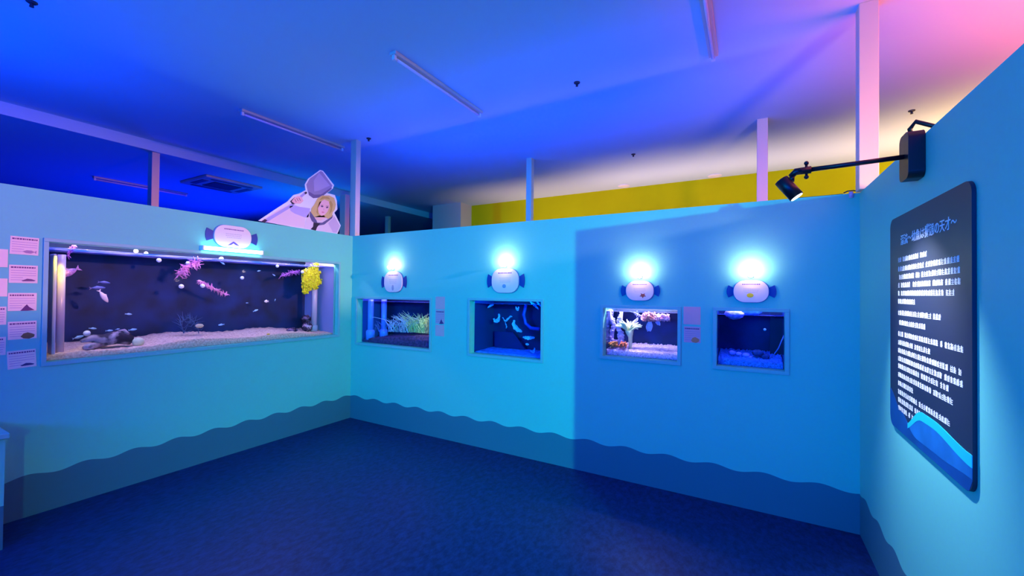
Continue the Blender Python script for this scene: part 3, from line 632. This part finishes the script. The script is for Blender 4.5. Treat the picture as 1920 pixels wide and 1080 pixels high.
# ------------------------------------------------------------------ cards
def card(fn, a, z, w, h, label, lines=True, pic=None, tilt=0, mat=None):
    c = fn(a, z, 0); t = thing('info_card', c, label, 'card', 'pink information cards beside the tanks'); ca, sa = math.cos(tilt), math.sin(tilt)
    P = lambda u, v, d: fn(a+u*ca-v*sa, z+u*sa+v*ca, d)
    MB().prism([(-w/2, -h/2), (w/2, -h/2), (w/2, h/2), (-w/2, h/2)], P, .0008, .003).build('paper', mat or m_paper, t)
    if lines:
        mb = MB(); u = -.44
        while u < .40:
            l = random.uniform(.03, .09); mb.prism([(u*w, .33*h), ((u+l)*w, .33*h), ((u+l)*w, .41*h), (u*w, .41*h)], P, .003, .0034); u += l+.02
        mb.build('title_text', m_ink, t); mb = MB()
        for v in (.18, .05, -.08, -.21, -.34):
            e = .44 if v > -.1 else (-.02 if pic else .4); mb.prism([(-.44*w, v*h), (e*w, v*h), (e*w, (v+.018)*h), (-.44*w, (v+.018)*h)], P, .003, .0034)
        mb.build('text_lines', M('card_lines', (.42, .16, .40), .7), t)
    if pic:
        pm, kind = pic; k = 1
        sh = {'slim': [(-.5, 0), (-.2, .35), (.15, .35), (.35, .05), (.5, .4), (.48, -.4), (.35, -.05), (.1, -.4), (-.25, -.35)],
              'flat': [(-.5, -.2), (-.1, .3), (.2, .2), (.5, -.1), (.4, -.3), (-.4, -.35)], 'fin': [(-.5, -.5), (-.2, .2), (-.05, .5), (.1, .1), (.3, -.15), (.5, -.4), (0, -.5)],
              'oval': [(-.5, -.1), (-.3, .35), (.0, .5), (.3, .3), (.5, .1), (.45, -.25), (.1, -.5), (-.3, -.4)]}[kind]
        hh = .28 if kind in ('fin', 'oval') else .18
        MB().prism([(.18*w+x*w*.5, -.32*h+y*h*hh*(1.3)) for x, y in sh], P, .003, .0036).build('picture', pm, t)
    return t
pi = [(M('pic_pinkgrey', (.45, .25, .35), .7), 'slim'), (M('pic_dark', (.20, .08, .18), .7), 'flat'), (M('pic_plum', (.15, .03, .15), .7), 'fin'), (M('pic_olive', (.22, .12, .05), .7), 'oval'), (M('pic_navy', (.03, .03, .15), .7), 'flat')]
ws = ['topmost pink card left of the large tank, with a slim pale fish', 'second pink card from the top beside the large tank, long dark fish', 'middle pink card beside the large tank, fish with a raised fin', 'fourth pink card beside the large tank, oval brown fish', 'lowest lilac card beside the large tank, small dark blue fish']
zc = [1.836, 1.664, 1.482, 1.286, 1.085]
for i in range(5):
    q0 = LP(*[(46, 461), (44, 514), (42, 566), (42, 619), (41, 673)][i], 0)
    card(fL, q0.y, q0.z, .128, .120, ws[i], True, pi[i], (-.02, 0, 0, .02, .05)[i])
for i, (x, y) in enumerate(((4, 484), (3, 539), (1, 592), (0, 649))):
    q0 = LP(x, y, 0); card(fL, q0.y-.035, q0.z, .118, .118, ['highest of the cards cut off by the left picture edge', 'second card from the top along the left picture edge', 'third card from the top along the left picture edge', 'lowest card cut off by the left picture edge'][i], i > 1, None)
card(fB, 1.389, 1.437, .125, .135, 'blank upper pink card right of the sea grass aquarium', False, mat=M('card_warmlit', (1.0, .40, .46), .7))  # paper tinted pinker to stand in for warm light missing here
card(fB, 1.389, 1.288, .122, .148, 'printed middle card right of the sea grass aquarium', True, (MATS['pic_plum'], 'fin'), mat=M('card_lilac_warmlit', (.85, .36, .48), .7))  # printed cards carry the same painted-in warmth
card(fB, 1.387, 1.143, .120, .120, 'blank lower pink card right of the sea grass aquarium', False, mat=M('card_warmlit', (1.0, .40, .46), .7))
card(fB, 3.872, 1.390, .122, .138, 'blank upper pink card right of the anemone aquarium', False, mat=M('card_warmlit', (1.0, .40, .46), .7))
card(fB, 3.874, 1.243, .120, .124, 'printed lower card with an orange picture right of the anemone aquarium', True, (M('pic_orange', (.7, .2, .1), .7), 'oval'), mat=MATS['card_lilac_warmlit'])

# ------------------------------------------------------------------ poster on the right wall
po = thing('wall_poster', (WX, -1.155, 1.42), 'tall dark navy poster with white Japanese writing on the right wall', 'poster')
PY0, PY1, PZ0, PZ1 = -.716, -1.597, .915, 1.937        # left edge (far) to right edge (near)
pw, ph = PY0-PY1, PZ1-PZ0
def fP(u, v, d): return Vector((WX-d, PY0-u*pw, PZ0+v*ph))   # u 0..1 left to right, v 0..1 up
rr = [(x/pw+.5, y/ph+.5) for x, y in rounded(pw, ph, .045)]
m_board = M('poster_navy', (.004, .010, .035), .50, spec=.6)
MB().prism(rr, fP, .001, .012).build('board', m_board, po)
def clipped(poly, nm, mt, d):
    MB().prism(poly, fP, .012, d).build(nm, mt, po)
def PX(px, py):
    q = ray_to(0, WX-.012, px, py); return ((PY0-q.y)/pw, (q.z-PZ0)/ph)
# the wave band along the bottom
N = 40
def curve(pts, n=N):
    out = []
    for k in range(n+1):
        u = k/n; j = max(i for i in range(len(pts)-1) if pts[i][0] <= u+1e-9); (a0, b0), (a1, b1) = pts[j], pts[j+1]; s = (u-a0)/(a1-a0); s = s*s*(3-2*s); out.append((u, b0+(b1-b0)*s))
    return out
m_pw1 = M('poster_blue', (.004, .05, .24), .36, spec=.5, var=.25, scale=6); m_pw2 = M('poster_midblue', (.01, .14, .45), .36, spec=.5, var=.2, scale=9); m_pw3 = M('poster_cyan', (.01, .55, .75), .36, spec=.5)
def bandpoly(top, lo): return [(u, max(v, edge(u))) for u, v in top]+[(u, max(v, edge(u))) for u, v in reversed(lo)]
def edge(u):
    r = .045/pw; k = .045/ph
    if u < r: return k-math.sqrt(max(0, 1-((r-u)/r)**2))*k
    if u > 1-r: return k-math.sqrt(max(0, 1-((u-1+r)/r)**2))*k
    return 0
c_sw = curve([(0, .165), (.32, .105), (.55, .05), (.75, .10), (1, .07)])
c_ct = curve([(0, -.05), (.25, .055), (.5, .155), (.62, .155), (1, .125)])
c_cb = curve([(0, -.08), (.25, .035), (.5, .12), (.62, .122), (1, .085)])
c_0 = [(u, 0) for u, _ in c_sw]
c_l = curve([(0, .175), (.18, .10), (.42, .03), (.7, .035), (1, .05)])
clipped([q for q in bandpoly(c_l, c_0)], 'dark_wave', m_pw1, .0126)
def region(top, lo, u0=0, u1=1):
    T = [(u, max(v, edge(u))) for u, v in top if u0 <= u <= u1]; L_ = [(u, max(v, edge(u))) for u, v in lo if u0 <= u <= u1]; return T+L_[::-1]
c_mid = [(u, max(a, b)) for (u, a), (_, b) in zip(c_l, c_0)]
clipped(region(c_cb, [(u, min(v, w)-.001) for (u, v), (_, w) in zip(c_l, c_cb)], .30, 1), 'light_wave', m_pw2, .0132)
clipped(region(c_ct, c_cb, .30, 1), 'wave_crest', m_pw3, .0138)
m_ptext = M('poster_text', (.85, .85, .92), .5)
def text(body, size, loc, rot, mat, parent, name, sx=1, ex=.0004, bold=0):
    cu = bpy.data.curves.new(name, 'FONT'); cu.body = body; cu.size = size; cu.extrude = ex; cu.offset = bold; cu.align_x = 'LEFT'; cu.align_y = 'BOTTOM_BASELINE'
    cu.materials.append(mat); o = bpy.data.objects.new(name, cu); COL.objects.link(o); o.parent = parent; o.matrix_parent_inverse = wmat(parent).inverted()
    o.location = loc; o.rotation_euler = rot; o.scale = (sx, 1, 1)
    bpy.context.view_layer.update()
    me = bpy.data.meshes.new_from_object(o.evaluated_get(bpy.context.evaluated_depsgraph_get())); me.name = name
    if not me.materials: me.materials.append(mat)
    n = bpy.data.objects.new(name, me); COL.objects.link(n); n.parent = parent; n.matrix_parent_inverse = o.matrix_parent_inverse.copy()
    n.location = o.location; n.rotation_euler = o.rotation_euler; bpy.data.objects.remove(o); n.name = name
    return n
# title: u .11 -> .80 , rising from v .83 to .90 in perspective; level on the poster
u0, v0 = PX(1689, 462); u1, v1 = PX(1795, 420)
TITLE = '漂流〜幼魚は擬態の天才〜'
tw = (u1-u0)*pw/12
tz = PZ0+ph*.855
text(TITLE, tw, (WX-.0128, PY0-u0*pw, PZ0+PX(1700, 455)[1]*ph), (PI/2, 0, -PI/2), m_ptext, po, 'title', 1.0, .0004, .0006)
text('ぎたい', tw*.28, (WX-.0128, PY0-PX(1737, 422)[0]*pw, PZ0+PX(1742, 424)[1]*ph), (PI/2, 0, -PI/2), m_ptext, po, 'ruby_text', 1.0)
# body lines: (left px y, right end px x)
rows = [(487, 0, 1740), (504, 0, 1799), (519, 0, 1799), (534, 0, 1803), (549, 0, 1789), (564, 0, 1718), (585, 0, 1766), (603, 0, 1734), (624, 0, 1805), (640, 0, 1747), (655, 0, 1805), (670, 0, 1804), (684, 0, 1782), (700, 0, 1786), (716, 0, 1714), (732, 0, 1782), (747, 0, 1736), (762, 0, 1754)]
mb = MB(); rnd = random.Random(3)
for (y, _, xr) in rows:
    ul, vl = PX(1684, y); ur = PX(xr, y)[0]
    ch = .026; cw = ch*ph*.98/pw; u = ul; vb = vl-ch/2
    while u < ur-cw*.5:
        if rnd.random() < .06: u += cw*.6; continue
        k = rnd.choice((3, 4, 4, 5))
        for j in range(k):     # horizontal strokes of an illegible character
            vv = vb+ch*.82*j/k; a_ = rnd.uniform(0, .15)*cw; b_ = rnd.uniform(.75, .92)*cw
            mb.prism([(u+a_, vv), (u+b_, vv), (u+b_, vv+ch*.11), (u+a_, vv+ch*.11)], fP, .012, .0126)
        for j in range(rnd.choice((1, 2))):
            uu = u+rnd.uniform(.1, .75)*cw; mb.prism([(uu, vb), (uu+cw*.14, vb), (uu+cw*.14, vb+ch*.86), (uu, vb+ch*.86)], fP, .012, .0127)
        u += cw
mb.build('body_text', m_ptext, po)

# ------------------------------------------------------------------ black arm spotlight
ls = thing('arm_spotlight', (WX, -1.1, 2.15), 'black spotlight on a long arm from the right wall, shining on the poster', 'spotlight')
by = -1.10
MB().prism(rounded(.12, .20, .03), lambda u, v, d: Vector((WX-d, by+u, 2.155+v)), .001, .055).build('base', m_black, ls, bev=.004)
MB().tube([(WX-.05, by, 2.158), (4.50, by, 2.148)], .0105, 14).build('arm', m_black, ls, True)
MB().tube([(4.505, by, 2.148), (4.445, by, 2.146), (4.425, by, 2.125)], [.017, .016, .013], 12).build('joint', m_black, ls, True)
MB().tube([(4.487, by, 2.118), (4.487, by, 2.178)], .006, 10).ball(Vector((4.487, by, 2.115)), .010).ball(Vector((4.487, by, 2.181)), .010).tube([(4.46, by-.02, 2.15), (4.46, by+.02, 2.15)], .008, 10).build('knob', m_black, ls, True)
hd = Vector((.55, -.04, -.78)).normalized(); hc = Vector((4.415, by, 2.072))
MB().tube([hc-hd*.052, hc-hd*.05, hc+hd*.058], [.026, .031, .031], 24, True).build('head', m_black, ls, True)
MB().tube([hc+hd*.0585, hc+hd*.061], .026, 24).build('lens', M('lens_glow', (1, 1, 1), .4, emis=(.9, .95, 1), es=6), ls)
MB().tube([hc-hd*.01+Vector((.02, 0, .02)), (4.43, by, 2.13)], .011, 10).build('bracket', m_black, ls, True)
MB().tube([(WX-.03, by, 2.25), (WX-.035, by, 2.275), (WX-.02, by-.015, 2.30), (WX+.03, by-.04, 2.262), (WX+.10, by-.05, 2.20)], .009, 10).build('cable', m_black, ls, True)
sl = spot('spot_beam', hc+hd*.075, (WX, -1.18, 1.24), (.78, .82, 1.0), 140, 74, .9, .02)
# clip and cable on the wall top at the corner
cl = thing('cable_clip', (4.87, .02, H), 'small pale purple cap with a loose cable on the wall top corner', 'clip')
MB().tube([(4.84, -.012, H-.03), (4.84, -.012, H+.008)], .012, 12).build('cap', M('clip_pink', (.6, .4, .7), .5), cl, True)
MB().tube([(4.80, -.01, H+.004), (4.82, -.015, H+.014), (4.85, -.012, H+.016), (4.885, .0, H+.008)], .004, 8).build('loop', m_black, cl, True)
MB().tube([(4.80, .01, H+.003), (4.70, .02, H+.003), (4.58, .015, H+.003), (4.46, .03, H+.003)], .003, 8).build('cable', m_black, cl, True)

# ------------------------------------------------------------------ cutout figure on the left wall
XS = -.035
st = thing('cutout_figure', (XS, -.6, H), 'flat cutout of a blonde girl in sailor uniform holding a net, on the left wall', 'cutout')
def Z(u, v): q = ray_to(0, XS, 440+u/5.4, 250+v/5.4); return (q.y, q.z)
def layer(pts, nm, mt, k, parent=st, th=.0008, base=False):
    poly = [Z(*q) for q in pts]
    if base: poly = [(y, max(z, H+.001)) for y, z in poly]
    d0 = XS+(.0 if k == 0 else .008+.001*(k-1)); d1 = XS+.008+.001*k+.0002
    return MB().prism(poly, lambda u, v, d: Vector((d, u, v)), d0, d1).build(nm, mt, parent)
cm = lambda n, c: M('cut_'+n, c, .6)
layer([(235, 885), (420, 760), (530, 690), (590, 625), (650, 610), (715, 575), (705, 520), (740, 460), (860, 372), (890, 380), (1002, 525), (990, 560), (930, 605), (1010, 625), (1030, 680), (1035, 770), (1005, 805), (1070, 935), (1035, 1018), (880, 1000), (700, 970)], 'board', cm('white', (.86, .84, .95)), 0, base=True)
layer([(262, 888), (400, 800), (560, 712), (545, 760), (620, 820), (715, 850), (700, 955), (640, 950), (330, 902)], 'backdrop', cm('sunset', (.85, .62, .72)), 1)
layer([(735, 590), (720, 520), (755, 460), (865, 382), (885, 390), (985, 530), (975, 552), (870, 640), (790, 655), (745, 620)], 'net_hood', cm('net', (.32, .26, .48)), 1)
layer([(800, 590), (795, 480), (850, 400), (960, 530), (850, 580)], 'net_mesh', cm('net_light', (.44, .36, .62)), 2)
layer([(745, 590), (800, 622), (870, 620), (970, 550), (980, 560), (870, 650), (790, 658), (745, 625)], 'net_rim', cm('net_rim', (.16, .12, .30)), 2)
layer([(262, 895), (560, 720), (700, 595), (715, 612), (575, 745), (310, 905)], 'net_handle', cm('handle', (.45, .38, .75)), 2)
layer([(262, 895), (300, 868), (325, 882), (300, 905)], 'handle_grip', cm('dark', (.03, .01, .06)), 3)
layer([(698, 600), (718, 590), (730, 606), (708, 620)], 'handle_joint', cm('dark', (.03, .01, .06)), 3)
layer([(550, 740), (600, 728), (650, 745), (760, 760), (740, 850), (700, 850), (600, 812), (560, 785)], 'sleeve', cm('sleeve', (.52, .42, .80)), 2)
layer([(555, 690), (600, 648), (640, 640), (600, 715), (580, 722)], 'cuff', cm('dark', (.03, .01, .06)), 3)
layer([(570, 690), (600, 650), (640, 635), (670, 645), (690, 685), (660, 712), (600, 712)], 'hand', cm('skin', (.95, .52, .58)), 4)
for (x, y) in ((598, 668), (618, 658), (640, 655)): layer([(x, y), (x+5, y-2), (x+22, y+28), (x+17, y+30)], 'finger_line', cm('line', (.35, .10, .22)), 5)
layer([(725, 840), (760, 790), (960, 830), (1005, 840), (1062, 938), (1028, 1010), (880, 992), (698, 962)], 'blouse', cm('blouse', (.80, .62, .72)), 2)
layer([(940, 910), (1005, 845), (1060, 938), (1028, 1008), (990, 1005)], 'sleeve', cm('sleeve2', (.62, .46, .66)), 3)
layer([(755, 790), (800, 830), (830, 905), (880, 905), (950, 862), (990, 825), (980, 860), (900, 925), (835, 935), (775, 890), (752, 840)], 'collar', cm('collar', (.12, .10, .24)), 4)
layer([(792, 904), (858, 914), (828, 950), (814, 986), (762, 972), (788, 945)], 'tie', cm('tie', (.015, .01, .03)), 5)
layer([(770, 760), (800, 720), (830, 660), (880, 630), (950, 630), (1000, 655), (1018, 720), (1008, 770), (985, 800), (980, 840), (940, 868), (910, 850), (850, 850), (800, 850), (765, 800)], 'hair', cm('hair', (.72, .50, .20)), 5)
layer([(835, 760), (850, 700), (900, 672), (945, 690), (955, 735), (935, 790), (905, 825), (870, 838), (845, 810)], 'face', cm('skin', (.95, .60, .62)), 6)
layer([(800, 850), (850, 832), (900, 832), (915, 860), (860, 885), (815, 875)], 'neck', cm('skin2', (.88, .52, .52)), 5)
layer([(865, 735), (880, 732), (892, 742), (878, 750), (866, 744)], 'eye', cm('eye', (.12, .05, .15)), 7)
layer([(915, 750), (930, 742), (943, 745), (935, 758), (920, 758)], 'eye', cm('eye', (.12, .05, .15)), 7)
layer([(862, 727), (888, 725), (888, 729), (862, 731)], 'eyebrow', cm('brow', (.40, .22, .12)), 7)
layer([(914, 736), (944, 733), (944, 737), (914, 740)], 'eyebrow', cm('brow', (.40, .22, .12)), 7)
layer([(893, 755), (900, 778), (888, 780)], 'nose', cm('nose', (.80, .42, .45)), 7)
layer([(868, 798), (885, 793), (902, 800), (885, 808)], 'mouth', cm('mouth', (.75, .20, .30)), 7)
for pp in ([(850, 690), (830, 740), (820, 800), (840, 830), (835, 760), (870, 690)], [(950, 700), (965, 760), (950, 820), (975, 790), (985, 720), (965, 680)], [(880, 640), (850, 680), (900, 660), (960, 670), (940, 645)]):
    layer(pp, 'hair_strand', cm('strand', (.55, .34, .10)), 6)
